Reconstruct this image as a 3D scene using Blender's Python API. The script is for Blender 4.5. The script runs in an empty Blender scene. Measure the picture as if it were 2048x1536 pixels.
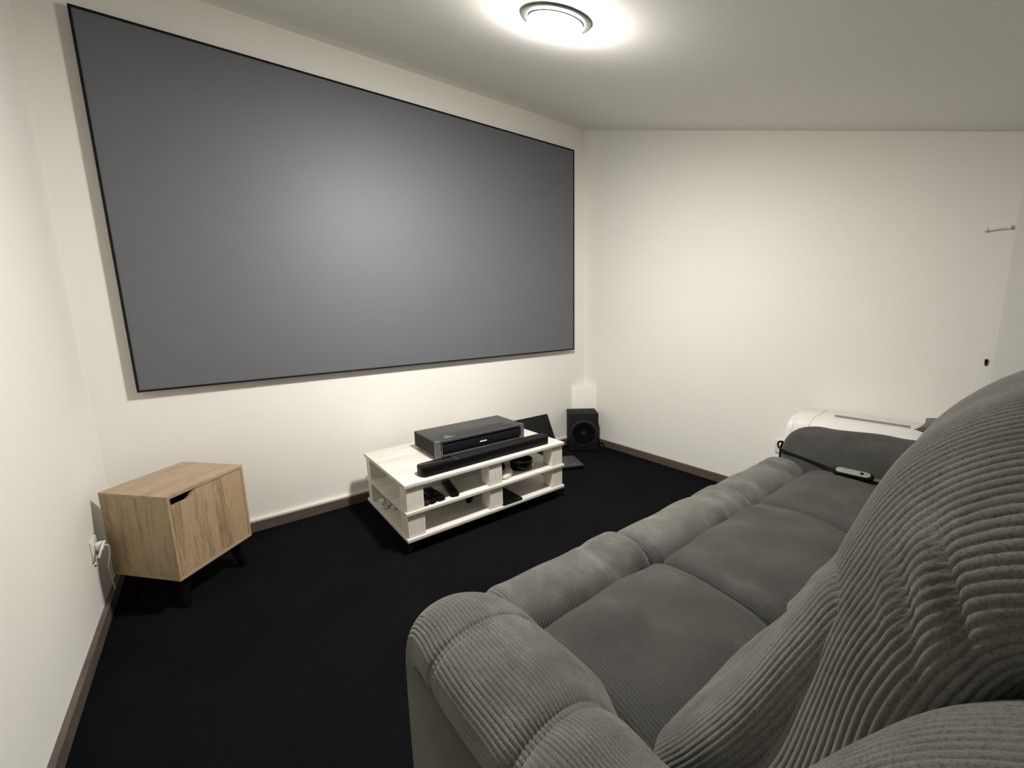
import bpy, bmesh, math, random
import numpy as np
from mathutils import Matrix, Vector

random.seed(7)
SC = bpy.context.scene
COL = SC.collection

# ------------------------------------------------------------------ camera
CAM = np.array([0.4350, -2.4436, 1.0947])
YAW, PITCH, ROLL, FPX = 0.6279, 0.1684, -0.0260, 826.59
cy_, sy_, cp_, sp_ = math.cos(YAW), math.sin(YAW), math.cos(PITCH), math.sin(PITCH)
fwd = np.array([sy_ * cp_, cy_ * cp_, -sp_])
rgt = np.array([cy_, -sy_, 0.0])
upv = np.cross(rgt, fwd)
r2 = rgt * math.cos(ROLL) + upv * math.sin(ROLL)
u2 = -rgt * math.sin(ROLL) + upv * math.cos(ROLL)
cam = bpy.data.cameras.new('camera')
cam.sensor_fit = 'HORIZONTAL'
cam.sensor_width = 36.0
cam.lens = FPX * 36.0 / 2048.0
cam.clip_start = 0.01
camo = bpy.data.objects.new('camera', cam)
COL.objects.link(camo)
M = Matrix(((r2[0], u2[0], -fwd[0], CAM[0]), (r2[1], u2[1], -fwd[1], CAM[1]),
            (r2[2], u2[2], -fwd[2], CAM[2]), (0, 0, 0, 1)))
camo.matrix_world = M
SC.camera = camo

# ------------------------------------------------------------------ world / exposure
w = bpy.data.worlds.new('world')
SC.world = w
w.use_nodes = True
w.node_tree.nodes['Background'].inputs['Color'].default_value = (1, .96, .9, 1)
w.node_tree.nodes['Background'].inputs['Strength'].default_value = 0.0
SC.view_settings.view_transform = 'Standard'
SC.view_settings.look = 'None'
SC.view_settings.gamma = 1.0
SC.view_settings.use_curve_mapping = False
SC.view_settings.exposure = 0.92
LAMP_DISC = 325.0      # the glowing underside of the ceiling lamp
LAMP_SIDE = 30.0       # its dimmer side band
LAMP_COL = (1.0, 0.97, 0.93, 1)

# room numbers (metres)
RW, HC, SL = 2.9635, 2.4744, 0.3422       # width, ceiling height at the screen wall, fall per metre
YB = -3.3                                  # wall behind the viewer
YE = -2.2517                               # where the right wall turns outwards


# ------------------------------------------------------------------ materials
def mat(name, col, rough=.5, spec=.5, metal=0.0, noise=None, bump=None, sheen=0.0, coat=0.0):
    """noise = (scale, col2, (sx,sy,sz) stretch, detail, lo, hi); bump = (scale, strength, distance, stretch)"""
    m = bpy.data.materials.new(name)
    m.use_nodes = True
    nt = m.node_tree
    b = nt.nodes['Principled BSDF']
    b.inputs['Base Color'].default_value = (*col, 1)
    b.inputs['Roughness'].default_value = rough
    b.inputs['Specular IOR Level'].default_value = spec
    b.inputs['Metallic'].default_value = metal
    if sheen:
        b.inputs['Sheen Weight'].default_value = sheen
        b.inputs['Sheen Roughness'].default_value = .38
        b.inputs['Sheen Tint'].default_value = (.95, .93, .86, 1)
    if coat:
        b.inputs['Coat Weight'].default_value = coat
    tc = nt.nodes.new('ShaderNodeTexCoord')

    def mapping(st):
        mp = nt.nodes.new('ShaderNodeMapping')
        mp.inputs['Scale'].default_value = st
        nt.links.new(tc.outputs['Object'], mp.inputs['Vector'])
        return mp
    if noise:
        layers = noise if isinstance(noise, list) else [noise]
        prev = None
        for (sc, c2, st, det, lo, hi) in layers:
            n = nt.nodes.new('ShaderNodeTexNoise')
            n.inputs['Scale'].default_value = sc
            n.inputs['Detail'].default_value = det
            n.inputs['Roughness'].default_value = .6
            nt.links.new(mapping(st).outputs[0], n.inputs['Vector'])
            r = nt.nodes.new('ShaderNodeMapRange')
            r.inputs['From Min'].default_value = lo
            r.inputs['From Max'].default_value = hi
            nt.links.new(n.outputs['Fac'], r.inputs['Value'])
            mx = nt.nodes.new('ShaderNodeMix')
            mx.data_type = 'RGBA'
            if prev is None:
                mx.inputs[6].default_value = (*col, 1)
            else:
                nt.links.new(prev, mx.inputs[6])
            mx.inputs[7].default_value = (*c2, 1)
            nt.links.new(r.outputs[0], mx.inputs[0])
            prev = mx.outputs[2]
        nt.links.new(prev, b.inputs['Base Color'])
    if bump:
        sc, stg, dist, st = bump
        n = nt.nodes.new('ShaderNodeTexNoise')
        n.inputs['Scale'].default_value = sc
        n.inputs['Detail'].default_value = 3
        nt.links.new(mapping(st).outputs[0], n.inputs['Vector'])
        bp = nt.nodes.new('ShaderNodeBump')
        bp.inputs['Strength'].default_value = stg
        bp.inputs['Distance'].default_value = dist
        nt.links.new(n.outputs['Fac'], bp.inputs['Height'])
        nt.links.new(bp.outputs[0], b.inputs['Normal'])
    return m


def emit(name, col, strength):
    m = bpy.data.materials.new(name)
    m.use_nodes = True
    b = m.node_tree.nodes['Principled BSDF']
    b.inputs['Base Color'].default_value = (.8, .8, .78, 1)
    b.inputs['Emission Color'].default_value = col
    b.inputs['Emission Strength'].default_value = strength
    b.inputs['Roughness'].default_value = .4
    return m


ONE = (1, 1, 1)
MT = {}
MT['wall'] = mat('wall_paint', (.835, .815, .755), .75, .25,
                 noise=(2.2, (.82, .80, .742), ONE, 3, .35, .7), bump=(260, .06, .002, ONE))
MT['ceil'] = mat('ceiling_paint', (.835, .825, .77), .8, .2, bump=(200, .05, .002, ONE))
MT['carpet'] = mat('carpet_pile', (.0062, .0062, .0072), 1.0, .05,
                   noise=[(3.0, (.0038, .0038, .0046), (1, 1, 1), 4, .45, .75), (700, (.0105, .0105, .012), ONE, 2, .5, .8)],
                   bump=(900, .7, .004, ONE))
MT['skirt'] = mat('skirting_wood', (.125, .098, .08), .5, .4,
                  noise=(9, (.08, .063, .052), (1, 1, 9), 5, .35, .7))
MT['trimwhite'] = mat('white_trim_paint', (.80, .77, .69), .45, .4, noise=(3, (.78, .75, .67), ONE, 2, .4, .7))
MT['screen'] = mat('screen_grey', (.118, .121, .131), .58, .55, noise=(1.3, (.116, .119, .129), ONE, 2, .4, .6))
MT['bezel'] = mat('black_velvet_frame', (.006, .006, .009), .8, .2, noise=(60, (.008, .008, .011), ONE, 2, .4, .6))
MT['white_wood'] = mat('whitewashed_pine', (.71, .685, .62), .5, .4,
                       noise=[(7, (.60, .57, .50), (1.2, 14, 14), 5, .45, .75), (30, (.76, .735, .675), (.8, 9, 9), 3, .5, .8)],
                       bump=(24, .12, .002, (1, 12, 12)))
MT['post_wood'] = mat('whitewashed_post', (.78, .745, .66), .5, .4,
                      noise=[(7, (.68, .64, .555), (14, 14, 1.2), 5, .45, .75)], bump=(24, .12, .002, (12, 12, 1)))
MT['oak_h'] = mat('oak_laminate_lengthwise', (.41, .30, .19), .45, .4,
                  noise=[(3.4, (.25, .165, .095), (1.0, 11, 11), 6, .47, .72), (22, (.50, .36, .23), (1.0, 10, 10), 4, .5, .75)],
                  bump=(30, .08, .001, (1, 12, 12)))
MT['oak_v'] = mat('oak_laminate_upright', (.39, .28, .162), .45, .4,
                  noise=[(3.2, (.22, .145, .085), (11, 11, 1.0), 6, .47, .70), (22, (.49, .35, .22), (10, 10, 1.0), 4, .5, .75)],
                  bump=(30, .08, .001, (12, 12, 1)))
MT['black'] = mat('black_plastic', (.003, .0029, .0029), .42, .14, noise=(120, (.0042, .004, .004), ONE, 2, .4, .7))
MT['blackmatt'] = mat('black_matt', (.006, .006, .0065), .75, .25, noise=(90, (.0085, .0085, .009), ONE, 2, .4, .7))
MT['gloss'] = mat('black_gloss', (.003, .003, .0033), .22, .22, noise=(50, (.005, .005, .0055), ONE, 2, .4, .7))
MT['darkgrey'] = mat('dark_grey_metal', (.056, .056, .053), .5, .3, noise=(180, (.047, .047, .045), ONE, 2, .4, .7))
MT['midgrey'] = mat('satin_grey_plastic', (.11, .11, .102), .4, .4, noise=(150, (.095, .095, .09), ONE, 2, .4, .7))
MT['navy'] = mat('speaker_cloth', (.004, .0045, .006), .8, .12, noise=(900, (.007, .0077, .010), ONE, 1, .45, .6))
MT['chrome'] = mat('chrome', (.75, .74, .72), .18, .5, 1.0, noise=(40, (.7, .69, .67), ONE, 2, .4, .7))
MT['glassy'] = mat('tinted_glass', (.016, .016, .020), .4, .2, noise=(20, (.017, .017, .021), ONE, 2, .4, .7))
MT['whiteplastic'] = mat('white_plastic', (.74, .73, .69), .35, .45, noise=(20, (.72, .71, .67), ONE, 2, .4, .7))
MT['greyslot'] = mat('grey_slot', (.25, .25, .23), .6, .3, noise=(60, (.22, .22, .2), ONE, 2, .4, .7))
MT['lampgrey'] = mat('brushed_lamp_metal', (.055, .052, .05), .5, .3, .0, noise=(30, (.048, .046, .044), (1, 20, 1), 3, .4, .7))
MT['remotegreen'] = mat('hand_control_grey', (.27, .28, .23), .4, .5, noise=(60, (.25, .26, .21), ONE, 2, .4, .7))
MT['film'] = mat('crumpled_film', (.72, .71, .68), .25, .5, noise=(40, (.6, .59, .56), ONE, 3, .4, .7))
MT['hardboard'] = mat('grey_hardboard', (.33, .31, .28), .6, .3, noise=(40, (.3, .28, .25), ONE, 3, .4, .7))
CORD1 = (.138, .1345, .121)
CORD2 = (.074, .0722, .065)
CORD3 = (.205, .200, .181)
MT['cord'] = mat('grey_corduroy', CORD1, .95, .12,
                 noise=[(5.0, CORD2, (1, 1.4, 1), 5, .48, .72), (9.0, CORD3, (1.5, .8, 1), 5, .50, .75),
                        (420, CORD2, ONE, 2, .45, .75)],
                 bump=(900, .35, .0012, ONE), sheen=.4)
MT['corddark'] = mat('grey_corduroy_dark', (.070, .0682, .0618), .95, .12,
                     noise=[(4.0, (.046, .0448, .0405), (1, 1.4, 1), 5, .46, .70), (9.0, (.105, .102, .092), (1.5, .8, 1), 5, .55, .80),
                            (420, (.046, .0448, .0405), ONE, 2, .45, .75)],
                     bump=(900, .35, .0012, ONE), sheen=.3)  # darker cord: pressed seat pile, and the far arm's dimmer look set in colour
MT['cordplain'] = mat('grey_plain_upholstery', (.060, .0585, .053), .95, .12,
                      noise=[(6.0, CORD2, ONE, 5, .45, .75)], bump=(700, .3, .001, ONE), sheen=.5)
MT['legblack'] = mat('black_lacquer_leg', (.002, .002, .002), .6, .1, noise=(60, (.003, .003, .003), ONE, 2, .4, .7))
MT['lampdisc'] = emit('lamp_disc_glow', LAMP_COL, LAMP_DISC)
MT['lampside'] = emit('lamp_side_glow', LAMP_COL, LAMP_SIDE)


# ------------------------------------------------------------------ helpers
def link(o, parent=None):
    COL.objects.link(o)
    if parent is not None:
        o.parent = parent
    return o


def empty(name, loc, rz=0, rot=None):
    o = bpy.data.objects.new(name, None)
    o.empty_display_size = .05
    o.location = loc
    o.rotation_euler = rot if rot else (0, 0, rz)
    return link(o)


def tag(o, label=None, cat=None, group=None, kind=None):
    if label: o['label'] = label
    if cat: o['category'] = cat
    if group: o['group'] = group
    if kind: o['kind'] = kind
    return o


def from_bm(name, bm, m, parent=None, smooth=False, loc=None, rot=None, angle=40):
    me = bpy.data.meshes.new(name)
    bmesh.ops.recalc_face_normals(bm, faces=bm.faces)
    if smooth:
        for f in bm.faces: f.smooth = True
        for e in bm.edges:
            if len(e.link_faces) == 2 and e.calc_face_angle(0) > math.radians(angle):
                e.smooth = False
    bm.to_mesh(me)
    bm.free()
    me.materials.append(MT[m] if isinstance(m, str) else m)
    o = bpy.data.objects.new(name, me)
    if loc: o.location = loc
    if rot: o.rotation_euler = rot
    return link(o, parent)


def bm_box(bm, x0, x1, y0, y1, z0, z1):
    vs = [bm.verts.new(p) for p in ((x0, y0, z0), (x1, y0, z0), (x1, y1, z0), (x0, y1, z0),
                                    (x0, y0, z1), (x1, y0, z1), (x1, y1, z1), (x0, y1, z1))]
    for f in ((0, 3, 2, 1), (4, 5, 6, 7), (0, 1, 5, 4), (1, 2, 6, 5), (2, 3, 7, 6), (3, 0, 4, 7)):
        bm.faces.new([vs[i] for i in f])
    return vs


def rbox(name, x0, x1, y0, y1, z0, z1, m, parent=None, r=.003, seg=2, **k):
    bm = bmesh.new()
    bm_box(bm, x0, x1, y0, y1, z0, z1)
    if r > 0:
        bmesh.ops.bevel(bm, geom=bm.edges[:], offset=r, segments=seg, affect='EDGES', profile=.5)
    return from_bm(name, bm, m, parent, smooth=seg > 1 and r > 0, **k)


def rslab(name, x0, x1, y0, y1, z0, z1, rc, m, parent=None, edge=.003, segc=6, **k):
    """box with rounded vertical corners and softened top / bottom edges"""
    bm = bmesh.new()
    bm_box(bm, x0, x1, y0, y1, z0, z1)
    ve = [e for e in bm.edges if abs(e.verts[0].co.z - e.verts[1].co.z) > 1e-6]
    bmesh.ops.bevel(bm, geom=ve, offset=rc, segments=segc, affect='EDGES', profile=.5)
    if edge > 0:
        bm.faces.ensure_lookup_table()
        he = [e for e in bm.edges if abs(e.verts[0].co.z - e.verts[1].co.z) < 1e-6 and
              len(e.link_faces) == 2 and e.calc_face_angle(0) > .5]
        bmesh.ops.bevel(bm, geom=he, offset=edge, segments=2, affect='EDGES', profile=.5)
    return from_bm(name, bm, m, parent, smooth=True, **k)


def lathe(name, prof, m, parent=None, n=40, cap=True, **k):
    """prof: [(radius, z)]"""
    bm = bmesh.new()
    rings = []
    for (r, z) in prof:
        if r < 1e-6:
            rings.append([bm.verts.new((0, 0, z))])
        else:
            rings.append([bm.verts.new((r * math.cos(2 * math.pi * i / n), r * math.sin(2 * math.pi * i / n), z)) for i in range(n)])
    for a, b in zip(rings[:-1], rings[1:]):
        for i in range(n):
            j = (i + 1) % n
            if len(a) == 1 and len(b) == 1: continue
            if len(a) == 1: bm.faces.new((a[0], b[i], b[j]))
            elif len(b) == 1: bm.faces.new((a[i], a[j], b[0]))
            else: bm.faces.new((a[i], a[j], b[j], b[i]))
    if cap:
        for rg in (rings[0], rings[-1]):
            if len(rg) > 1: bm.faces.new(rg)
    return from_bm(name, bm, m, parent, smooth=True, **k)


def catmull(pts, n):
    P = np.array(pts, float)
    Pe = np.vstack([2 * P[0] - P[1], P, 2 * P[-1] - P[-2]])
    k = len(P) - 1
    t = np.linspace(0, k, n)
    i = np.minimum(t.astype(int), k - 1)
    f = (t - i)[:, None]
    a, b, c, d = Pe[i], Pe[i + 1], Pe[i + 2], Pe[i + 3]
    return .5 * (2 * b + (c - a) * f + (2 * a - 5 * b + 4 * c - d) * f ** 2 + (3 * b - a - 3 * c + d) * f ** 3)


def tube(name, pts, r, m, parent=None, n=8, samples=None, **k):
    P = catmull(pts, samples or max(12, len(pts) * 6))
    bm = bmesh.new()
    rings = []
    up = np.array([0.0, 0, 1])
    for i in range(len(P)):
        t = P[min(i + 1, len(P) - 1)] - P[max(i - 1, 0)]
        t = t / (np.linalg.norm(t) + 1e-9)
        a = np.cross(t, up)
        if np.linalg.norm(a) < 1e-3: a = np.cross(t, [1.0, 0, 0])
        a /= np.linalg.norm(a)
        b = np.cross(t, a)
        rings.append([bm.verts.new(P[i] + r * (a * math.cos(q) + b * math.sin(q))) for q in
                      [2 * math.pi * j / n for j in range(n)]])
    for A, B in zip(rings[:-1], rings[1:]):
        for j in range(n):
            bm.faces.new((A[j], A[(j + 1) % n], B[(j + 1) % n], B[j]))
    bm.faces.new(rings[0]); bm.faces.new(rings[-1])
    return from_bm(name, bm, m, parent, smooth=True, **k)


def prism(name, poly, z0, z1, m, parent=None, axis='z', r=0.0, smooth=False, **k):
    """poly extruded along an axis: axis 'y' takes (x,z) points, 'z' takes (x,y), 'x' takes (y,z)"""
    def P(a, b, c):
        return {'z': (a, b, c), 'y': (a, c, b), 'x': (c, a, b)}[axis]
    bm = bmesh.new()
    A = [bm.verts.new(P(a, b, z0)) for a, b in poly]
    B = [bm.verts.new(P(a, b, z1)) for a, b in poly]
    n = len(poly)
    bm.faces.new(A); bm.faces.new(B[::-1])
    for i in range(n):
        bm.faces.new((A[i], B[i], B[(i + 1) % n], A[(i + 1) % n]))
    if r > 0:
        bmesh.ops.recalc_face_normals(bm, faces=bm.faces)
        es = [e for e in bm.edges if e.calc_face_angle(0) > .6]
        bmesh.ops.bevel(bm, geom=es, offset=r, segments=2, affect='EDGES', profile=.5)
    return from_bm(name, bm, m, parent, smooth=smooth or r > 0, **k)


def grid_mesh(name, P, m, parent=None, flip=False):
    """P: (nu, nv, 3) array"""
    nu, nv = P.shape[:2]
    me = bpy.data.meshes.new(name)
    co = P.reshape(-1, 3).astype(np.float32)
    idx = np.arange(nu * nv).reshape(nu, nv)
    a, b, c, d = idx[:-1, :-1].ravel(), idx[1:, :-1].ravel(), idx[1:, 1:].ravel(), idx[:-1, 1:].ravel()
    q = np.stack([a, b, c, d] if not flip else [a, d, c, b], 1)
    nq = len(q)
    me.vertices.add(len(co)); me.vertices.foreach_set('co', co.ravel())
    me.loops.add(nq * 4); me.loops.foreach_set('vertex_index', q.ravel().astype(np.int32))
    me.polygons.add(nq)
    me.polygons.foreach_set('loop_start', np.arange(0, nq * 4, 4, dtype=np.int32))
    me.polygons.foreach_set('use_smooth', np.ones(nq, dtype=bool))
    me.update(calc_edges=True)
    me.validate()
    me.materials.append(MT[m])
    o = bpy.data.objects.new(name, me)
    return link(o, parent)


# ------------------------------------------------------------------ the room
def struct(name, bm, m, **k):
    return tag(from_bm(name, bm, m, **k), kind='structure')


def ceil_z(y):
    return HC + SL * y


bm = bmesh.new(); bm_box(bm, -.12, RW + .5, YB - .12, .12, -.1, 0)
tag(struct('floor', bm, 'carpet'), 'near-black carpet with short pile covering the whole floor')
bm = bmesh.new(); bm_box(bm, -.12, RW + .5, 0, .12, 0, HC)
tag(struct('wall_front', bm, 'wall'), 'cream painted wall that carries the projection screen')


def sloped_wall(name, xy, label):
    """vertical wall slab over a quad footprint, its top cut by the sloping ceiling"""
    bm = bmesh.new()
    lo = [bm.verts.new((x, y, 0)) for x, y in xy]
    hi = [bm.verts.new((x, y, ceil_z(y))) for x, y in xy]
    bm.faces.new(lo); bm.faces.new(hi)
    for i in range(4):
        j = (i + 1) % 4
        bm.faces.new((lo[i], lo[j], hi[j], hi[i]))
    return tag(struct(name, bm, 'wall'), label)


RX = RW + .17
sloped_wall('wall_left', [(-.12, 0), (0, 0), (0, YB), (-.12, YB)], 'cream painted wall to the left of the screen')
sloped_wall('wall_right', [(RW, 0), (RW + .12, 0), (RW + .12, YE), (RW, YE)], 'cream painted wall behind the sofa arm and speaker')
sloped_wall('wall_right_return', [(RW, YE), (RW + .12, YE), (RX + .12, YB), (RX, YB)], 'darker stretch of wall that turns away beside the sofa')
sloped_wall('wall_back', [(-.12, YB), (RX + .12, YB), (RX + .12, YB - .12), (-.12, YB - .12)], 'low cream wall behind the sofa')
bm = bmesh.new()
t = .12
vs = []
for x in (-.12, RX + .12):
    for y in (.12, YB - .12):
        vs += [bm.verts.new((x, y, ceil_z(y))), bm.verts.new((x, y, ceil_z(y) + t))]
a0, a1, b0, b1, c0, c1, d0, d1 = vs
for f in ((a0, b0, d0, c0), (a1, c1, d1, b1), (a0, a1, b1, b0), (c0, d0, d1, c1), (a0, c0, c1, a1), (b0, b1, d1, d0)):
    bm.faces.new(f)
tag(struct('ceiling', bm, 'ceil'), 'pale painted ceiling that slopes down towards the sofa')

BH = .054
for nm, (x0, x1, y0, y1) in {'baseboard_front': (0.016, RW - .16, -.015, 0), 'baseboard_left': (0, .016, YB, -.0),
                             'baseboard_right': (RW - .015, RW, YE, -.155)}.items():
    o = rbox(nm, x0, x1, y0, y1, 0, BH, 'skirt', r=.002, seg=1)
    tag(o, kind='structure')
bpy.data.objects['baseboard_front']['label'] = 'brown wooden skirting under the projection screen'
bpy.data.objects['baseboard_left']['label'] = 'brown wooden skirting along the left wall'
bpy.data.objects['baseboard_right']['label'] = 'brown wooden skirting between speaker and sofa'
tag(rbox('trim_1', .016, RW - .16, -.017, 0, BH + .0005, BH + .016, 'trimwhite', r=.003, seg=2),
    'white strip running along the top of the skirting', kind='structure')
# boxed-in corner behind the speaker: triangular plan, diagonal face
tag(prism('trim_2', [(2.819, 0), (RW, 0), (RW, -.146)], 0, .486, 'wall', r=.002), 
    'white boxed-in corner standing behind the black speaker', kind='structure')


# ------------------------------------------------------------------ projection screen
SX, SZ, SW, SH, SB = .155, .7961, 2.657, 2.657 * 9 / 16, .009
scr = empty('projection_screen', (SX + SW / 2, -.026, SZ))
tag(scr, 'very large grey projection screen in a thin black frame on the wall', 'screen')
hw = SW / 2
rbox('screen_surface', -hw + SB, hw - SB, -.012, -.006, SB, SH - SB, 'screen', scr, r=0, seg=1)
rbox('backing_panel', -hw + .004, hw - .004, -.006, 0, .004, SH - .004, 'bezel', scr, r=0, seg=1)
for (x0, x1, z0, z1) in ((-hw, hw, 0, SB), (-hw, hw, SH - SB, SH), (-hw, -hw + SB, SB, SH - SB), (hw - SB, hw, SB, SH - SB)):
    rbox('frame_bar', x0, x1, -.016, .004, z0, z1, 'bezel', scr, r=.0015, seg=1)
for x in (-hw * .6, 0, hw * .6):
    rbox('wall_bracket', x - .03, x + .03, 0, .0255, SH - .2, SH - .14, 'darkgrey', scr, r=0, seg=1)

# ------------------------------------------------------------------ ceiling lamp
nlen = math.sqrt(1 + SL * SL)
tilt = math.atan(SL)
lp = empty('ceiling_lamp', (1.449, -1.337, ceil_z(-1.337)), rot=(tilt, 0, 0))
tag(lp, 'round flush ceiling lamp with grey metal rim and glowing white diffuser', 'lamp')
lathe('rim', [(.090, -.001), (.111, -.001), (.1135, -.003), (.1135, -.007), (.110, -.009), (.096, -.010), (.091, -.006)], 'lampgrey', lp, n=64)
lathe('collar', [(.0, -.002), (.0895, -.002), (.0895, -.011), (.0, -.011)], 'lampgrey', lp, n=64, cap=False)
lathe('diffuser_side', [(.0875, -.0115), (.0895, -.020), (.0890, -.037)], 'lampside', lp, n=64, cap=False)
lathe('diffuser', [(.0890, -.037), (.087, -.041), (.079, -.044), (.055, -.0465), (0, -.048)], 'lampdisc', lp, n=64, cap=False)


# ------------------------------------------------------------------ white pallet-style media table
TX0, TX1, TY0, TY1 = 1.062, 2.046, -.733, -.145
tb = empty('media_table', ((TX0 + TX1) / 2, (TY0 + TY1) / 2, 0), .0058)
tag(tb, 'low whitewashed wooden media table with three levels on small castors', 'table')
thx, thy = (TX1 - TX0) / 2, (TY1 - TY0) / 2
LEV = [(.062, .080), (.192, .210), (.326, .345)]
pl_w = 2 * thy / 3
for li, (z0, z1) in enumerate(LEV):
    nm = ('bottom_shelf', 'middle_shelf', 'table_top')[li]
    lev = None
    for i in range(3):
        y0 = -thy + i * pl_w + (.0006 if i else 0)
        y1 = -thy + (i + 1) * pl_w - (.0006 if i < 2 else 0)
        rbox('plank', -thx, thx, y0, y1, z0, z1, 'white_wood', tb, r=.0022, seg=2)
PX = [(-thx + .008, -thx + .094), (1.522 - 1.554, 1.604 - 1.554), (thx - .088, thx - .008)]
PD = .082
for (lz0, lz1) in ((.080, .192), (.210, .326)):
    for (x0, x1) in PX:
        for (y0, y1) in ((-thy + .010, -thy + .010 + PD), (thy - .008 - .06, thy - .008)):
            rbox('post', x0, x1, y0, y1, lz0, lz1, 'post_wood', tb, r=.002, seg=1)


def castor(x, y):
    c = rbox('castor', x - .014, x + .014, y - .014, y + .014, .052, .062, 'chrome', tb, r=.001, seg=1)
    bm = bmesh.new()
    for s in (-1, 1):
        bm_box(bm, x + s * .0095 - .001, x + s * .0095 + .001, y - .008, y + .012, .018, .054)
    f = from_bm('fork', bm, 'chrome', c)
    bm = bmesh.new()
    bmesh.ops.create_cone(bm, cap_ends=True, segments=20, radius1=.021, radius2=.021, depth=.015,
                          matrix=Matrix.Translation((x, y + .004, .0212)) @ Matrix.Rotation(math.pi / 2, 4, 'Y'))
    from_bm('wheel', bm, 'blackmatt', c, smooth=True)


for x in (-thx + .028, thx - .04):
    for y in (-thy + .036, thy - .04):
        castor(x, y)

ZT, ZM, ZB = .345, .210, .080

# ------------------------------------------------------------------ projector
pj = empty('projector', (1.609, -.395, ZT), -.0095)
tag(pj, 'dark grey ultra short throw projector on top of the white table', 'projector')
pw, pd, pz0, pz1 = .573 / 2, .288 / 2, .012, .100
rbox('body', -pw, pw, -pd + .018, pd, pz0, pz1 - .001, 'darkgrey', pj, r=.004, seg=2)
# front shell: a grey frame around the cloth
bm = bmesh.new()
bm_box(bm, -pw - .001, -pw + .026, -pd, -pd + .02, pz0 - .002, pz1)
from_bm('front_cap', bm, 'midgrey', pj)
bm = bmesh.new()
bm_box(bm, pw - .026, pw + .001, -pd, -pd + .02, pz0 - .002, pz1)
from_bm('front_cap', bm, 'midgrey', pj)
rbox('front_lip', -pw + .026, pw - .026, -pd, -pd + .02, pz1 - .012, pz1, 'darkgrey', pj, r=.003, seg=2)
rbox('bottom_lip', -pw + .026, pw - .026, -pd + .004, -pd + .02, pz0, pz0 + .008, 'darkgrey', pj, r=.001, seg=1)
# convex cloth-covered speaker front
prof = [(-pd + .018 - .017 * math.sin(math.pi * i / 10) ** .7, pz0 + .008 + (pz1 - .012 - pz0 - .008) * i / 10) for i in range(11)]
prism('speaker_cloth', prof + [(-pd + .019, pz1 - .012), (-pd + .019, pz0 + .008)], -pw + .032, pw - .032, 'navy', pj, axis='x', smooth=True)
for s in (-1, 1):
    c = rbox('end_port', s * (pw - .029) - .0045, s * (pw - .029) + .0045, -pd - .001, -pd + .01, pz0 + .014, pz1 - .014, 'gloss', pj, r=.002, seg=2)
    rbox('chrome_edge', s * (pw - .029) + .0032, s * (pw - .029) + .0055, -pd - .0025, -pd + .006, pz0 + .012, pz1 - .012, 'chrome', c, r=.0008, seg=1)
    rbox('chrome_edge', s * (pw - .029) - .0055, s * (pw - .029) - .0032, -pd - .0025, -pd + .006, pz0 + .012, pz1 - .012, 'chrome', c, r=.0008, seg=1)
tag(rbox('badge', -.02, .024, -pd - .0005, -pd + .004, pz0 + .036, pz0 + .043, 'whiteplastic', pj, r=.0012, seg=2), 'small pale badge on the cloth front')
tag(rbox('top_badge', -.03, .02, .052, .06, pz1 - .0015, pz1 - .0004, 'midgrey', pj, r=0, seg=1), 'faint maker mark on the top')
tag(rbox('top_badge', pw - .075, pw - .03, -.055, -.048, pz1 - .0015, pz1 - .0004, 'midgrey', pj, r=0, seg=1))
# sunken light window: trapezoid of dark glass with a pale triangle painted as its reflection
prism('light_window', [(-.235, -.118), (.235, -.118), (.20, -.03), (-.215, -.03)], pz1 - .002, pz1 + .0002, 'glassy', pj)
prism('window_reflection', [(-.225, -.112), (-.15, -.112), (-.19, -.05)], pz1 + .0002, pz1 + .001, 'midgrey', pj)
for i in range(13):
    z = pz0 + .008 + i * .0062
    rbox('vent_slat', -pw - .002, -pw + .001, -pd + .03, pd - .006, z, z + .0032, 'black', pj, r=0, seg=1)
    rbox('vent_slat', pw - .001, pw + .002, -pd + .03, pd - .006, z, z + .0032, 'black', pj, r=0, seg=1)
for x in (-pw + .05, pw - .05):
    for y in (-pd + .06, pd - .05):
        lathe('foot', [(.016, .0), (.017, .004), (.013, .0125)], 'black', pj, n=20, loc=(x, y, 0))

# ------------------------------------------------------------------ soundbar
sb = empty('soundbar', (1.5649, -.662, ZT), .0157)
tag(sb, 'long black soundbar lying in front of the projector', 'soundbar')
bw, bd, bh = .40, .041, .047
rslab('body', -bw, bw, -bd, bd, .002, bh, .026, 'black', sb, edge=.0025, segc=8)
rslab('touch_panel', -bw + .008, -bw + .19, -bd + .008, bd - .008, bh - .001, bh + .0012, .018, 'gloss', sb, edge=.0005)
rslab('top_grille', -bw + .196, bw - .008, -bd + .007, bd - .007, bh - .001, bh + .001, .018, 'blackmatt', sb, edge=.0005)
rbox('divider', -bw + .1915, -bw + .1945, -bd + .006, bd - .006, bh - .001, bh + .0016, 'midgrey', sb, r=.0004, seg=1)
for x in (-.3, .3):
    rbox('foot', x - .03, x + .03, -.02, .02, 0, .0025, 'blackmatt', sb, r=0, seg=1)

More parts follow.
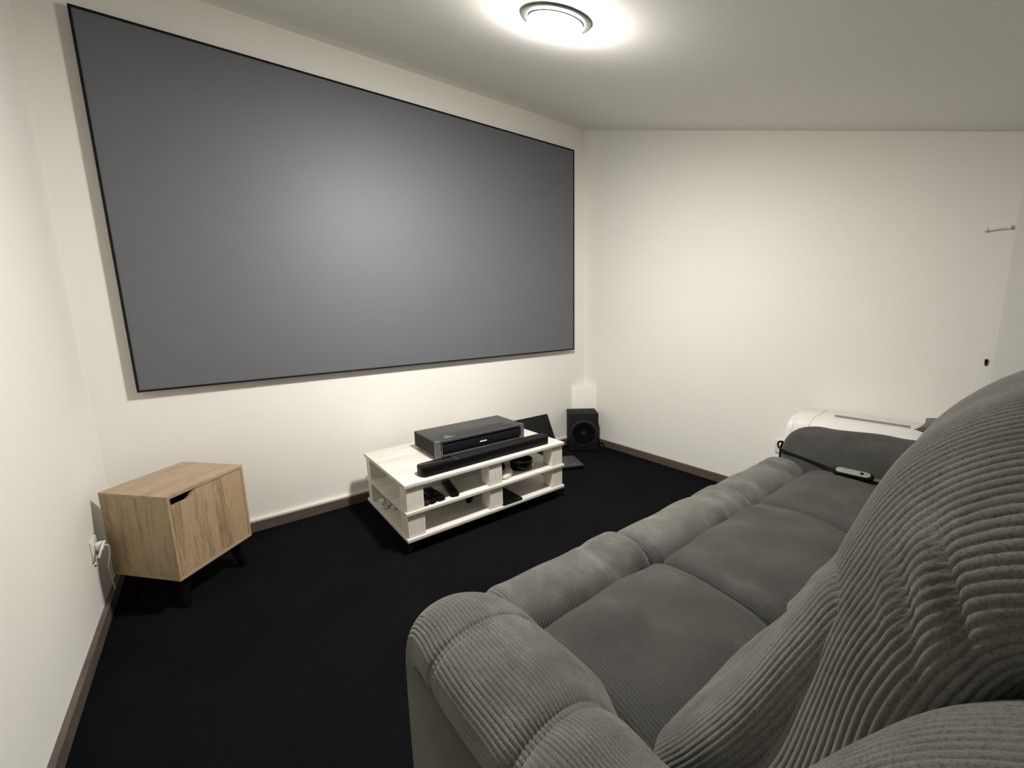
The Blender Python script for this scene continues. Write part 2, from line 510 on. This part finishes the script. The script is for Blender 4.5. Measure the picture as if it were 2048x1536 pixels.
# ------------------------------------------------------------------ subwoofer
sp = empty('subwoofer', (2.800, -.139, 0), -.6627)
tag(sp, 'black cube speaker with a large round cone in the room corner', 'speaker')
ww, wd, wh = .232 / 2, .19 / 2, .304
rbox('cabinet', -ww, ww, -wd, wd, .006, wh, 'blackmatt', sp, r=.003, seg=2)
ctr = (0, -wd, .142)
rx = (math.pi / 2, 0, 0)
lathe('cone_surround', [(.103, .002), (.105, .005), (.101, .008), (.093, .008), (.086, .004), (.080, .002)], 'blackmatt', sp, n=56, loc=ctr, rot=rx)
lathe('cone', [(.086, .004), (.05, -.0), (.028, -.0005), (.02, .001), (0, .001)], 'legblack', sp, n=48, loc=(0, -wd - .002, .142), rot=rx, cap=False)
lathe('dust_cap', [(.022, 0), (.018, .005), (.01, .007), (0, .008)], 'blackmatt', sp, n=32, loc=(0, -wd - .0035, .142), rot=rx, cap=False)
lathe('trim_ring', [(.105, .0), (.1065, .003), (.105, .005)], 'midgrey', sp, n=64, loc=ctr, rot=rx, cap=False)
for a in (20, 62, 100, 140, 175, 220, 320):
    q = math.radians(a)
    lathe('screw', [(.003, 0), (.003, .0025), (0, .0035)], 'chrome', sp, n=10, loc=(.1105 * math.cos(q), -wd, .142 + .1105 * math.sin(q)), rot=rx, cap=False)
for x in (-.09, .09):
    for y in (-.07, .07):
        lathe('foot', [(.012, 0), (.012, .007)], 'black', sp, n=14, loc=(x, y, 0))
tag(tube('speaker_cable', [(2.905, -.235, .012), (2.922, -.262, .006), (2.936, -.258, .02), (2.938, -.225, .036), (2.925, -.2, .02), (2.93, -.17, .006)], .0035, 'black'),
    'thin black cable looping on the carpet beside the cube speaker', 'cable')

# ------------------------------------------------------------------ panel and slab behind the table
pn = empty('leaning_panel', (2.36, -.158, 0), rot=(math.radians(-27), 0, 0))
tag(pn, 'flat black panel leaning on the wall behind the media table', 'panel')
rbox('panel_body', -.20, .185, 0, .012, .004, .335, 'blackmatt', pn, r=.004, seg=2)
rbox('panel_edge', -.203, .188, .002, .010, 0, .338, 'black', pn, r=.003, seg=2)
fs = empty('flat_device', (2.375, -.325, 0), -.42)
tag(fs, 'thin flat black device lying on the carpet by the table', 'device')
rslab('lid', -.150, .150, -.105, .105, .021, .029, .012, 'darkgrey', fs, edge=.002)
rslab('body', -.152, .152, -.107, .107, .0, .0205, .013, 'black', fs, edge=.002)
lathe('maker_mark', [(.008, 0), (.008, .0006), (0, .0006)], 'midgrey', fs, n=20, loc=(.095, -.07, .029), cap=False)
rbox('maker_lettering', .108, .128, -.074, -.067, .029, .0296, 'darkgrey', fs, r=0, seg=1)


# ------------------------------------------------------------------ things on the middle shelf
def remote(name, x, y, rz, L, wd, h, label, z=ZM, pitch=0.0):
    r = empty(name, (x, y, z), rot=(pitch, 0, rz))
    tag(r, label, 'remote control', 'remote controls on the middle shelf')
    rslab('body', -wd / 2, wd / 2, -L / 2, L / 2, 0, h, wd * .28, 'black', r, edge=.003)
    for j in range(5):
        for i in range(3):
            rbox('button', (i - 1) * wd * .27 - .004, (i - 1) * wd * .27 + .004, L * (.05 + .075 * j) - .004, L * (.05 + .075 * j) + .004,
                 h - .0005, h + .0012, 'blackmatt', r, r=.0006, seg=1)
    lathe('round_pad', [(wd * .3, 0), (wd * .3, .0012), (0, .0012)], 'gloss', r, n=20, loc=(0, -.12 * L, h - .0003), cap=False)
    return r


remote('long_remote', 1.348, -.618, -.22, .205, .044, .018, 'long black remote lying alone nearest the middle post')
remote('wide_remote', 1.250, -.635, .05, .165, .042, .02, 'black remote lying between the long remote and the pile')
remote('small_remote', 1.198, -.655, .22, .13, .038, .018, 'short black remote half hidden behind the left post')
ov = empty('oval_controller', (1.172, -.690, ZM), .5)
tag(ov, 'small rounded black puck nearest the left front post', 'controller')
lathe('body', [(0, 0), (.026, .0), (.031, .006), (.030, .013), (.022, .019), (0, .021)], 'blackmatt', ov, n=28, cap=False)
lathe('wheel', [(.014, .0195), (.014, .022), (0, .0225)], 'black', ov, n=24, cap=False)

rn = empty('round_case', (1.815, -.612, ZM), .3)
tag(rn, 'round black open case with a pale rim line on the middle shelf', 'case')
lathe('shell', [(0, .003), (.058, .0), (.064, .006), (.067, .052), (.0655, .055), (.0635, .052), (.060, .010), (0, .009)], 'gloss', rn, n=56, cap=False)
lathe('rim_line', [(.0668, .0525), (.0672, .0545), (.0655, .0562), (.0642, .0548)], 'midgrey', rn, n=56, cap=False)
lathe('side_button', [(.008, 0), (.008, .002), (.005, .004), (0, .0042)], 'whiteplastic', rn, n=20, loc=(.022, -.0625, .022), rot=(math.pi / 2, 0, .32), cap=False)
lathe('inner_lens', [(.022, .0), (.022, .02), (.017, .022), (0, .014)], 'black', rn, n=28, loc=(-.022, .014, .010), cap=False)
lathe('inner_lens', [(.022, .0), (.022, .02), (.017, .022), (0, .014)], 'black', rn, n=28, loc=(.026, .010, .010), cap=False)
rbox('inner_clip', -.004, .004, -.03, .03, .012, .034, 'chrome', rn, r=.001, seg=1)

# white hand controller: elongated rounded shell
def blob(name, sx, sy, sz, m, parent, loc, taper=.0, rot=None):
    bm = bmesh.new()
    bmesh.ops.create_uvsphere(bm, u_segments=24, v_segments=14, radius=1)
    for v in bm.verts:
        k = 1 - taper * v.co.y
        z = v.co.z
        v.co = Vector((v.co.x * sx * k, v.co.y * sy, (z if z > -.55 else -.55) * sz))
    return from_bm(name, bm, m, parent, smooth=True, loc=loc, rot=rot, angle=70)


wm = empty('white_mouse', (1.672, -.668, ZM), -1.05)
tag(wm, 'white rounded computer mouse beside the middle post', 'mouse')
blob('shell', .028, .058, .026, 'whiteplastic', wm, (0, 0, .0150), .15)
rbox('button_split', -.0006, .0006, -.046, -.008, .022, .0385, 'greyslot', wm, r=0, seg=1)
blob('scroll_wheel', .003, .008, .006, 'greyslot', wm, (0, -.022, .0365))
pc = empty('black_pouch', (1.690, -.545, ZM), .4)
tag(pc, 'small dark crumpled pouch behind the white mouse', 'pouch')
blob('pouch_body', .036, .05, .034, 'blackmatt', pc, (0, 0, .0187), .2)
tube('drawstring', [(-.02, -.045, .02), (-.03, -.06, .006), (-.01, -.075, .004)], .002, 'black', pc)

# bottom shelf
lt = empty('flat_tablet', (1.668, -.640, ZB), .0)
tag(lt, 'flat black tablet with rounded corners on the bottom shelf', 'tablet')
rslab('body', -.068, .068, -.092, .105, 0, .008, .012, 'black', lt, edge=.002)
rslab('glass', -.064, .064, -.088, .101, .0078, .0086, .010, 'gloss', lt, edge=0)
rbox('maker_mark', .035, .055, -.083, -.080, .0085, .0089, 'midgrey', lt, r=0, seg=1)
cb = empty('signal_receiver', (1.492, -.560, ZB), .8)
tag(cb, 'little black cylinder lying deep on the bottom shelf', 'receiver')
lathe('barrel', [(0, -.03), (.013, -.03), (.015, -.026), (.015, .026), (.013, .03), (0, .03)], 'black', cb, n=24, loc=(0, 0, .0152), rot=(0, math.pi / 2, 0), cap=False)
tube('lead', [(.03, 0, .015), (.055, .01, .008), (.08, .04, .004), (.1, .09, .004)], .0025, 'black', cb)


def crumple(name, loc, sx, sy, sz, parent=None, seed=1, m='film'):
    rnd = random.Random(seed)
    bm = bmesh.new()
    bmesh.ops.create_icosphere(bm, subdivisions=3, radius=1)
    for v in bm.verts:
        k = rnd.uniform(.6, 1.1)
        v.co = Vector((v.co.x * sx * k, v.co.y * sy * k, max(v.co.z * sz * k, -sz * .5) + sz * .5))
    return from_bm(name, bm, m, parent, loc=loc)


cf = empty('plastic_bag', (1.100, -.315, ZB))
tag(cf, 'crumpled clear plastic bag in the left back of the bottom shelf', 'plastic bag')
crumple('bag_body', (0, 0, 0), .03, .05, .028, cf, 3)
crumple('bag_tail', (.03, -.06, 0), .02, .03, .010, cf, 4)

# ------------------------------------------------------------------ oak cabinet
cw, cd, cz0, ch = .337 / 2, .316 / 2, .130, .338
cab = empty('side_cabinet', (.2574, -.3217, 0), .7489)
tag(cab, 'small oak-look cabinet on dark splayed legs in the corner', 'cabinet')
T = .012
rbox('top_panel', -cw, cw, -cd, cd, cz0 + ch - T, cz0 + ch, 'oak_h', cab, r=.001, seg=1)
rbox('bottom_panel', -cw, cw, -cd, cd, cz0, cz0 + T, 'oak_h', cab, r=.001, seg=1)
for s in (-1, 1):
    rbox('side_panel', min(s * cw, s * (cw - T)), max(s * cw, s * (cw - T)), -cd, cd, cz0 + T, cz0 + ch - T, 'oak_v', cab, r=.001, seg=1)
rbox('back_panel', -cw + .004, cw - .004, cd + .0005, cd + .0035, cz0 + .002, cz0 + ch - .006, 'hardboard', cab, r=0, seg=1)
dx0, dx1, dz0, dz1 = -cw + T + .0015, cw - T - .0015, cz0 + T + .0015, cz0 + ch - T - .0025
nd = .026
door = prism('door', [(dx0, dz0), (dx1, dz0), (dx1, dz1), (dx0 + .098, dz1), (dx0 + .086, dz1 - .006), (dx0 + .074, dz1 - .020),
                      (dx0 + .062, dz1 - nd), (dx0, dz1 - nd)], -cd + .001, -cd + .014, 'oak_v', cab, axis='y')
rbox('interior_shade', -cw + T, cw - T, -cd + .05, -cd + .055, cz0 + T, cz0 + ch - T, 'blackmatt', cab, r=0, seg=1)  # black sheet: the shaded inside behind the door notch, put in as colour
for sx in (-1, 1):
    for s2 in (-1, 1):
        bm = bmesh.new()
        n = 16
        A = []; B = []
        bx, by = sx * (cw - .055), s2 * (cd - .055)
        ex, ey = bx + sx * .022, by + s2 * .022
        for i in range(n):
            q = 2 * math.pi * i / n
            A.append(bm.verts.new((bx + .024 * math.cos(q), by + .024 * math.sin(q), cz0)))
            B.append(bm.verts.new((ex + .015 * math.cos(q), ey + .015 * math.sin(q), 0)))
        for i in range(n):
            bm.faces.new((A[i], A[(i + 1) % n], B[(i + 1) % n], B[i]))
        bm.faces.new(A); bm.faces.new(B)
        from_bm('leg', bm, 'legblack', cab, smooth=True)

# socket with plug on the left wall
so = empty('wall_socket', (0, -.392, .262))
tag(so, 'white wall socket with a plugged-in white lead behind the cabinet', 'socket')
rbox('face_plate', 0.0005, .007, -.038, .038, -.02, .058, 'whiteplastic', so, r=.003, seg=2)
rbox('plug', .007, .030, -.016, .012, .010, .040, 'whiteplastic', so, r=.006, seg=3)
tube('lead', [(.028, -.002, .026), (.042, -.004, .018), (.04, .004, -.02), (.03, .01, -.06), (.026, .03, -.10), (.024, .06, -.19)], .003, 'whiteplastic', so)
tube('lead', [(.028, .002, .030), (.036, -.02, .045), (.03, -.042, .03), (.02, -.05, .0)], .004, 'whiteplastic', so)
sn = tag(lathe('wall_nail', [(.003, 0), (.003, .004), (0, .005)], 'black', n=10, loc=(.0, -.412, .222), rot=(0, math.pi / 2, 0), cap=False),
         'tiny black nail head low on the left wall', 'nail')

# right wall fittings
s2 = empty('outlet', (RW, -1.535, .31))
tag(s2, 'white wall outlet low on the right wall beside the sofa', 'socket')
rbox('face_plate', -.008, -.0005, -.04, .04, -.03, .05, 'whiteplastic', s2, r=.003, seg=2)
rbox('plug', -.04, -.008, -.02, .014, .0, .034, 'whiteplastic', s2, r=.006, seg=3)
br = empty('wall_bracket', (RW, -2.206, 1.372))
tag(br, 'small pale bracket with two round ends high on the right wall', 'bracket')
rbox('bar', -.010, -.0005, -.030, .030, -.005, .005, 'whiteplastic', br, r=.002, seg=2)
for y in (-.03, .03):
    lathe('end_knob', [(0, 0), (.0075, 0), (.0075, .010), (.005, .014), (0, .015)], 'whiteplastic', br, n=20, loc=(0, y, 0), rot=(0, -math.pi / 2, 0), cap=False)
cl = empty('cable_clip', (RW, -2.232, .857))
tag(cl, 'small black clip at the edge of the right wall', 'clip')
rbox('clip_body', -.009, -.0005, -.004, .004, -.010, .008, 'black', cl, r=.002, seg=2)
rbox('clip_tab', -.007, -.002, -.003, .003, -.018, -.0095, 'black', cl, r=.001, seg=1)

# ------------------------------------------------------------------ white appliance behind the far arm
ap = empty('white_appliance', (2.80, -1.94, 0))
tag(ap, 'long white appliance with a grey slot between sofa arm and wall', 'appliance')
ax, ay, az = .135, .30, .575
prism('body', [(-ax, .0), (ax, 0), (ax, az - .01), (ax - .02, az), (-ax + .07, az - .012), (-ax + .02, az - .035), (-ax, az - .085)],
      -ay, ay - .03, 'whiteplastic', ap, axis='y', r=.006)
prism('end_cap', [(-ax + .004, .0), (ax - .004, 0), (ax - .004, az - .016), (ax - .024, az - .006), (-ax + .072, az - .018), (-ax + .024, az - .04), (-ax + .004, az - .088)],
      ay - .0295, ay, 'whiteplastic', ap, axis='y', r=.008)
rbox('air_slot', .012, .024, -.12, .145, az - .012, az + .0008, 'greyslot', ap, r=0, seg=1)
for yj in (-.2, .205):
    prism('panel_joint', [(-ax - .0005, .0), (ax, 0), (ax, az - .0092), (ax - .02, az + .0006), (-ax + .07, az - .0114), (-ax + .02, az - .0344), (-ax - .0005, az - .085)],
          yj, yj + .0012, 'greyslot', ap, axis='y')


# ------------------------------------------------------------------ sofa
SO = np.array([1.63, -2.1, 0.0])
sofa = empty('sofa', tuple(SO))
tag(sofa, 'three-seat grey corduroy recliner sofa facing the screen', 'sofa')
PITCHW = .0076          # width of one corduroy wale


def sheet(name, parent, prof, path, core, amp=.0016, per=8, nv=140, m='cord', wob=.0012, mod=None, flip=False, pitch=PITCHW, inset=None, shift=None, warp=None):
    """Upholstery skin. prof: (x, w) across, w = 0 on the outside, 1 at the core line.
       path / core: (y, z) along. mod(P,S,V,x) -> outward displacement."""
    pr = catmull(prof, 400)
    pa = catmull(path, nv)
    co = catmull(core, nv)
    # even spacing along the path
    d = np.r_[0, np.cumsum(np.hypot(*np.diff(pa, axis=0).T))]
    tt = np.interp(np.linspace(0, d[-1], nv), d, np.linspace(0, 1, nv))
    pa = np.stack([np.interp(tt, np.linspace(0, 1, nv), pa[:, k]) for k in (0, 1)], 1)
    co = np.stack([np.interp(tt, np.linspace(0, 1, nv), co[:, k]) for k in (0, 1)], 1)
    depth = np.hypot(*(co - pa).T).mean()
    sl = np.r_[0, np.cumsum(np.hypot(np.diff(pr[:, 0]), np.diff(pr[:, 1]) * depth))]
    ns = max(24, int(sl[-1] / pitch * per)) if amp > 0 else 90
    s = np.linspace(0, sl[-1], ns)
    x = np.interp(s, sl, pr[:, 0]); wv = np.clip(np.interp(s, sl, pr[:, 1]), -.3, 1)
    P = np.zeros((ns, nv, 3))
    P[:, :, 0] = x[:, None]
    for k in (0, 1):
        P[:, :, 1 + k] = pa[None, :, k] + (co - pa)[None, :, k] * wv[:, None]
    S = np.repeat(s[:, None], nv, 1); V = np.repeat(np.linspace(0, 1, nv)[None, :], ns, 0)
    if inset is not None:      # narrowing towards the centre line along the path
        xc = (x.min() + x.max()) / 2
        P[:, :, 0] = xc + (P[:, :, 0] - xc) * (1 - inset(V))

    if warp is not None:
        P[:, :, 0] = warp(P)

    def normals(P):
        g = np.cross(np.gradient(P, axis=0), np.gradient(P, axis=1))
        g /= np.linalg.norm(g, axis=2, keepdims=True) + 1e-9
        return -g if flip else g
    if mod is not None:
        P = P + normals(P) * mod(P, S, V)[:, :, None]
    # gentle lumps of real upholstery
    lump = .0025 * (np.sin(P[:, :, 0] * 17 + 3 * V) * np.sin(V * 11 + 1.3) + .6 * np.sin(P[:, :, 0] * 31 + P[:, :, 1] * 23))
    P = P + normals(P) * lump[:, :, None]
    if amp > 0:
        ph = (S + wob * np.sin(P[:, :, 1] * 24 + P[:, :, 2] * 31 + S * 9)) / pitch
        if shift is not None:
            ph = ph + shift(P, S) / pitch
        rib = amp * (np.abs(np.sin(np.pi * ph)) ** .5)
        P = P + normals(P) * rib[:, :, None]
    o = grid_mesh(name, P - SO[None, None, :], m, parent, flip=flip)
    return o


def gauss(a, s):
    return np.exp(-(a / s) ** 2)


def edges(x0, x1, r, dep=.11):
    """across-profile with rounded ends that turn down between the cushions"""
    L = [(x0 + .002, 1.0), (x0, .75)]
    for k in range(7):
        th = math.pi / 2 * (1 - k / 6)
        L.append((x0 + r - r * math.sin(th), r / dep * (1 - math.cos(th))))
    L.append((x0 + r * 1.8, 0))
    Rr = [(x0 + x1 - a, b) for a, b in reversed(L)]
    return L + [((x0 + x1) / 2, -.02)] + Rr


MODS = [(.902, 1.374, 1.0), (1.375, 1.959, .75), (1.960, 2.448, .6)]
for i, (x0, x1, k) in enumerate(MODS):
    lift = (.005, .0, .0)[i]
    fwdy = (.012, .0, -.006)[i]
    roll = [(-1.826, .34), (-1.818, .385), (-1.79, .422), (-1.74, .436), (-1.685, .430), (-1.648, .40), (-1.632, .34), (-1.632, .22), (-1.645, .09)]
    rollc = [(-1.79, .29), (-1.785, .30), (-1.765, .31), (-1.74, .315), (-1.72, .31), (-1.71, .29), (-1.705, .25), (-1.705, .18), (-1.71, .09)]
    roll = [(y + fwdy, z + lift) for y, z in roll]
    rollc = [(y + fwdy, z + lift) for y, z in rollc]
    xm, xw = (x0 + x1) / 2, (x1 - x0) / 2
    sheet('footrest_pad', sofa, edges(x0, x1, .038, .125), roll, rollc, amp=.0020 * k, per=8 if i == 0 else 6, nv=110, flip=False,
          mod=lambda P, S, V: -.006 * np.clip(1 - ((P[:, :, 0] - xm) / xw) ** 2, 0, 1) * np.sin(np.pi * V) - .005 * gauss((P[:, :, 0] - (xm + xw * .45)) , .02) * gauss(V - .3, .2))
    seat = [(-1.815, .345), (-1.822, .385), (-1.845, .412), (-1.90, .424), (-1.98, .424), (-2.06, .416), (-2.12, .40), (-2.18, .37), (-2.24, .34)]
    seat = [(y + fwdy * .6, z + lift * .4) for y, z in seat]
    seatc = [(y * .9 - 1.98 * .1, z - .09) for y, z in seat]
    sheet('seat_cushion', sofa, edges(x0, x1, .040, .10), seat, seatc, m='corddark', amp=.0014 * k, per=8 if i == 0 else 6, nv=110, flip=True,
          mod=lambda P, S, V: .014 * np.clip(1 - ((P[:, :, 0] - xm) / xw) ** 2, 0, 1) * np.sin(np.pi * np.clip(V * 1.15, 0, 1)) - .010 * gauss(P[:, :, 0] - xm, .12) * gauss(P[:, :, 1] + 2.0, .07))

# backrests: the near one is full detail, the others repeat it
BACK = [(-2.150, .34), (-2.205, .48), (-2.255, .61), (-2.285, .725), (-2.304, .839), (-2.332, .924), (-2.372, .978), (-2.425, 1.014), (-2.49, 1.026),
        (-2.555, 1.0), (-2.595, .93), (-2.61, .75), (-2.615, .45), (-2.615, .12)]
BCORE = [(-2.36, .33), (-2.38, .44), (-2.41, .54), (-2.42, .63), (-2.43, .72), (-2.44, .78), (-2.45, .82), (-2.46, .84), (-2.48, .85),
         (-2.49, .84), (-2.495, .80), (-2.50, .66), (-2.50, .42), (-2.50, .12)]


PUCK = ((-2.372, .875, .0050), (-2.398, .906, .0060))


def puck_uv(P, yy, zz):
    a = P[:, :, 1] - yy; b = P[:, :, 2] - zz
    return a * .90 - b * .44, a * .44 + b * .90          # across / along a gather that runs down and back


def back_shift(P, S):
    d = np.zeros_like(S)
    for (yy, zz, a) in PUCK:
        u, t = puck_uv(P, yy, zz)
        d += a * .9 * np.tanh(u / .005) * gauss(t + .022, .034) * gauss(u, .035)
    return d


def back_mod(P, S, V):
    x, y, z = P[:, :, 0], P[:, :, 1], P[:, :, 2]
    d = -.009 * gauss(z - .88, .10) * (y > -2.5)                                   # head roll
    side = 1 / (1 + np.exp((x - .96) / .02))
    for (yy, zz, a) in PUCK:
        u, t = puck_uv(P, yy, zz)
        d += side * gauss(t + .022, .034) * (-a * gauss(u, .006) + a * .8 * gauss(u - .014, .010))
    return d


XB = [(.832, 1.372), (1.380, 1.955), (1.965, 2.46)]
for i, (x0, x1) in enumerate(XB):
    near = i == 0
    pr_b = [(x0 + .02, 1.0), (x0 + .004, .88), (x0, .74), (x0 + .010, .58), (x0 + .032, .42), (x0 + .066, .27), (x0 + .112, .135), (x0 + .168, .045), (x0 + .235, .005), ((x0 + x1) / 2 + .06, -.01),
            (x1 - .10, 0), (x1 - .05, .02), (x1 - .015, .12), (x1, .35), (x1 - .004, .7), (x1 - .01, 1.0)]
    prism('backrest_core', [(y - SO[1], z) for y, z in BCORE[:10]] + [(-2.505 - SO[1], .80), (-2.51 - SO[1], .12), (-2.36 - SO[1], .12)],
          x0 + .022 - SO[0], x1 - .012 - SO[0], 'cordplain', sofa, axis='x')
    dy, dz = (0, 0) if near else (-.035, -.03)
    sheet('backrest', sofa, pr_b, [(y + dy, z + dz) for y, z in BACK], [(y + dy, z + dz) for y, z in BCORE], amp=.0024 if near else .0008, per=9 if near else 5, nv=230 if near else 90, flip=True,
          pitch=.0082, wob=.0022, mod=back_mod if near else None, shift=back_shift if near else None)
    # lumbar pad in front of the lower back
    lum = [(-2.075, .33), (-2.105, .40), (-2.155, .485), (-2.205, .585), (-2.250, .68), (-2.288, .76), (-2.315, .815), (-2.345, .83)]
    lumc = [(-2.22, .33), (-2.25, .40), (-2.28, .46), (-2.32, .54), (-2.35, .62), (-2.37, .69), (-2.38, .74), (-2.385, .76)]
    xl = x0 + .065 if near else x0 + .02
    sheet('lumbar_pad', sofa, edges(xl, x1 - .004, .07, .13), lum, lumc, amp=.0015 if near else .0008, per=8 if near else 5, nv=110, flip=True, pitch=.0080,
          mod=lambda P, S, V: -.008 * np.sin(np.pi * V))

# arms
ARM = [(-1.705, .06), (-1.700, .25), (-1.698, .40), (-1.706, .475), (-1.742, .527), (-1.805, .553), (-1.876, .555), (-1.95, .558), (-2.03, .562),
       (-2.09, .560), (-2.15, .566), (-2.22, .580), (-2.28, .620), (-2.335, .688), (-2.38, .765), (-2.425, .830), (-2.48, .872), (-2.56, .89), (-2.61, .86)]
ACORE = [(-1.83, .06), (-1.83, .18), (-1.83, .27), (-1.835, .32), (-1.845, .34), (-1.86, .352), (-1.885, .355), (-1.95, .358), (-2.03, .362),
         (-2.09, .362), (-2.16, .372), (-2.25, .40), (-2.33, .44), (-2.39, .50), (-2.44, .57), (-2.48, .64), (-2.52, .69), (-2.57, .71), (-2.60, .70)]
SEAMS = (-1.876, -2.090)


def arm_mod(P, S, V):
    y, z, x = P[:, :, 1], P[:, :, 2], P[:, :, 0]
    top = (z > .3)
    d = -.004 * gauss(y - SEAMS[0], .010) + .003 * gauss(y + 1.81, .05)
    d += -.009 * gauss(y - SEAMS[1], .016) + .008 * gauss(y - SEAMS[1] + .05, .03)   # deep seam and the bulge behind it
    for c in SEAMS:                                                                 # twin rows of stitching pinch every wale
        for k in (-.0065, .0065):
            d += -.0022 * gauss(y - c - k, .0020)
    return d * top


def arm_warp(P):
    x, y = P[:, :, 0], P[:, :, 1]
    back = np.clip((-2.02 - y) / .12, 0, 1) * np.clip((y + 2.40) / .12, 0, 1)
    x = x - np.clip(x - .72, 0, 1) * .24 * back                       # slimmer where it meets the back
    front = np.clip((y + 1.86) / .15, 0, 1)
    return x + np.clip(.80 - x, 0, 1) * .10 * front                   # outer front corner drawn in


for s in (0, 1):
    if s == 0:
        pr_a = [(.668, .40), (.664, .30), (.670, .18), (.69, .08), (.72, .02), (.76, .0), (.80, .03), (.84, .12), (.88, .29), (.91, .48), (.935, .74), (.945, 1.0)]
    else:
        pr_a = [(2.408, 1.0), (2.412, .72), (2.425, .42), (2.445, .20), (2.475, .06), (2.52, .0), (2.565, .03), (2.60, .14), (2.618, .35), (2.622, .62)]
    up = 0 if s == 0 else .02
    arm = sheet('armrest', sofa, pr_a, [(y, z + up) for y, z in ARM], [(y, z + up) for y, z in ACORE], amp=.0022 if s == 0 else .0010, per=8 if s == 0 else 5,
                nv=620 if s == 0 else 140, flip=True, m='cord' if s == 0 else 'corddark', wob=.0016, mod=arm_mod if s == 0 else None, warp=arm_warp if s == 0 else None)
    # smooth outer side panel under the ribbed top
    yz = [(-1.745, .05), (-1.742, .38), (-1.752, .425), (-1.79, .458), (-1.90, .478), (-2.09, .488), (-2.20, .515), (-2.29, .56), (-2.37, .64), (-2.44, .72), (-2.52, .79), (-2.60, .80), (-2.61, .05)]
    xa, xb = (.666, .72) if s == 0 else (2.56, 2.618)
    prism('side_panel', [(y - SO[1], z) for y, z in yz], xa - SO[0], xb - SO[0], 'cordplain', arm, axis='x', r=.010)

# frame under the cushions
rbox('base_frame', .70 - SO[0], 2.57 - SO[0], -2.56 - SO[1], -1.72 - SO[1], .035, .30, 'cordplain', sofa, r=.01, seg=2)
rbox('back_frame', .72 - SO[0], 2.56 - SO[0], -2.56 - SO[1], -2.46 - SO[1], .30, .78, 'cordplain', sofa, r=.02, seg=2)
for x in (.74, 2.53):
    for y in (-1.78, -2.5):
        rbox('foot', x - .025 - SO[0], x + .025 - SO[0], y - .025 - SO[1], y + .025 - SO[1], 0, .06, 'blackmatt', sofa, r=.003, seg=1)

# hand control and its lead beside the far arm
hc = empty('hand_control', (2.398, -1.985, .444), rot=(0, -.35, math.radians(3)))
tag(hc, 'grey recliner hand control with a dark button against the far arm', 'hand control')
rslab('body', -.022, .022, -.062, .062, -.010, .008, .020, 'gloss', hc, edge=.004, segc=8)
rslab('face', -.016, .016, -.054, .054, .0078, .0105, .015, 'remotegreen', hc, edge=.001, segc=8)
lathe('button', [(.006, 0), (.006, .002), (0, .0028)], 'black', hc, n=18, loc=(0, -.028, .0104), cap=False)
rbox('strap', -.008, .008, -.13, -.06, -.006, -.002, 'midgrey', hc, r=.001, seg=1)
tag(tube('control_lead', [(2.396, -1.925, .444), (2.402, -1.87, .452), (2.412, -1.80, .460), (2.428, -1.735, .466), (2.455, -1.700, .470), (2.475, -1.690, .486), (2.495, -1.70, .485),
                          (2.50, -1.692, .45), (2.50, -1.69, .30)], .0045, 'black'),
    'black lead running along the far arm to the hand control', 'cable')

# grey cushion whose corner shows over the appliance
cu = empty('grey_cushion', (2.752, -2.248, .577), rot=(0, 0, .03))
tag(cu, 'grey cushion with a pointed corner lying behind the far arm', 'cushion')
bm = bmesh.new()
n = 20
g = [[None] * (n + 1) for _ in range(n + 1)]
for sgn in (1, -1):
    gg = [[None] * (n + 1) for _ in range(n + 1)]
    for i in range(n + 1):
        for j in range(n + 1):
            u, v = i / n * 2 - 1, j / n * 2 - 1
            if sgn == -1 and (i in (0, n) or j in (0, n)):
                gg[i][j] = g[i][j]; continue
            h = .030 * ((1 - u * u) * (1 - v * v)) ** .45
            pin = 1 - .10 * (1 - abs(u)) * (abs(v) > .0) * 0
            gg[i][j] = bm.verts.new((u * .13 * (1 - .08 * (1 - v * v)), v * .15 * (1 - .08 * (1 - u * u)), sgn * h + .030))
    if sgn == 1: g = gg
    for i in range(n):
        for j in range(n):
            bm.faces.new((gg[i][j], gg[i + 1][j], gg[i + 1][j + 1], gg[i][j + 1]))
from_bm('cover', bm, 'cordplain', cu, smooth=True, angle=80)
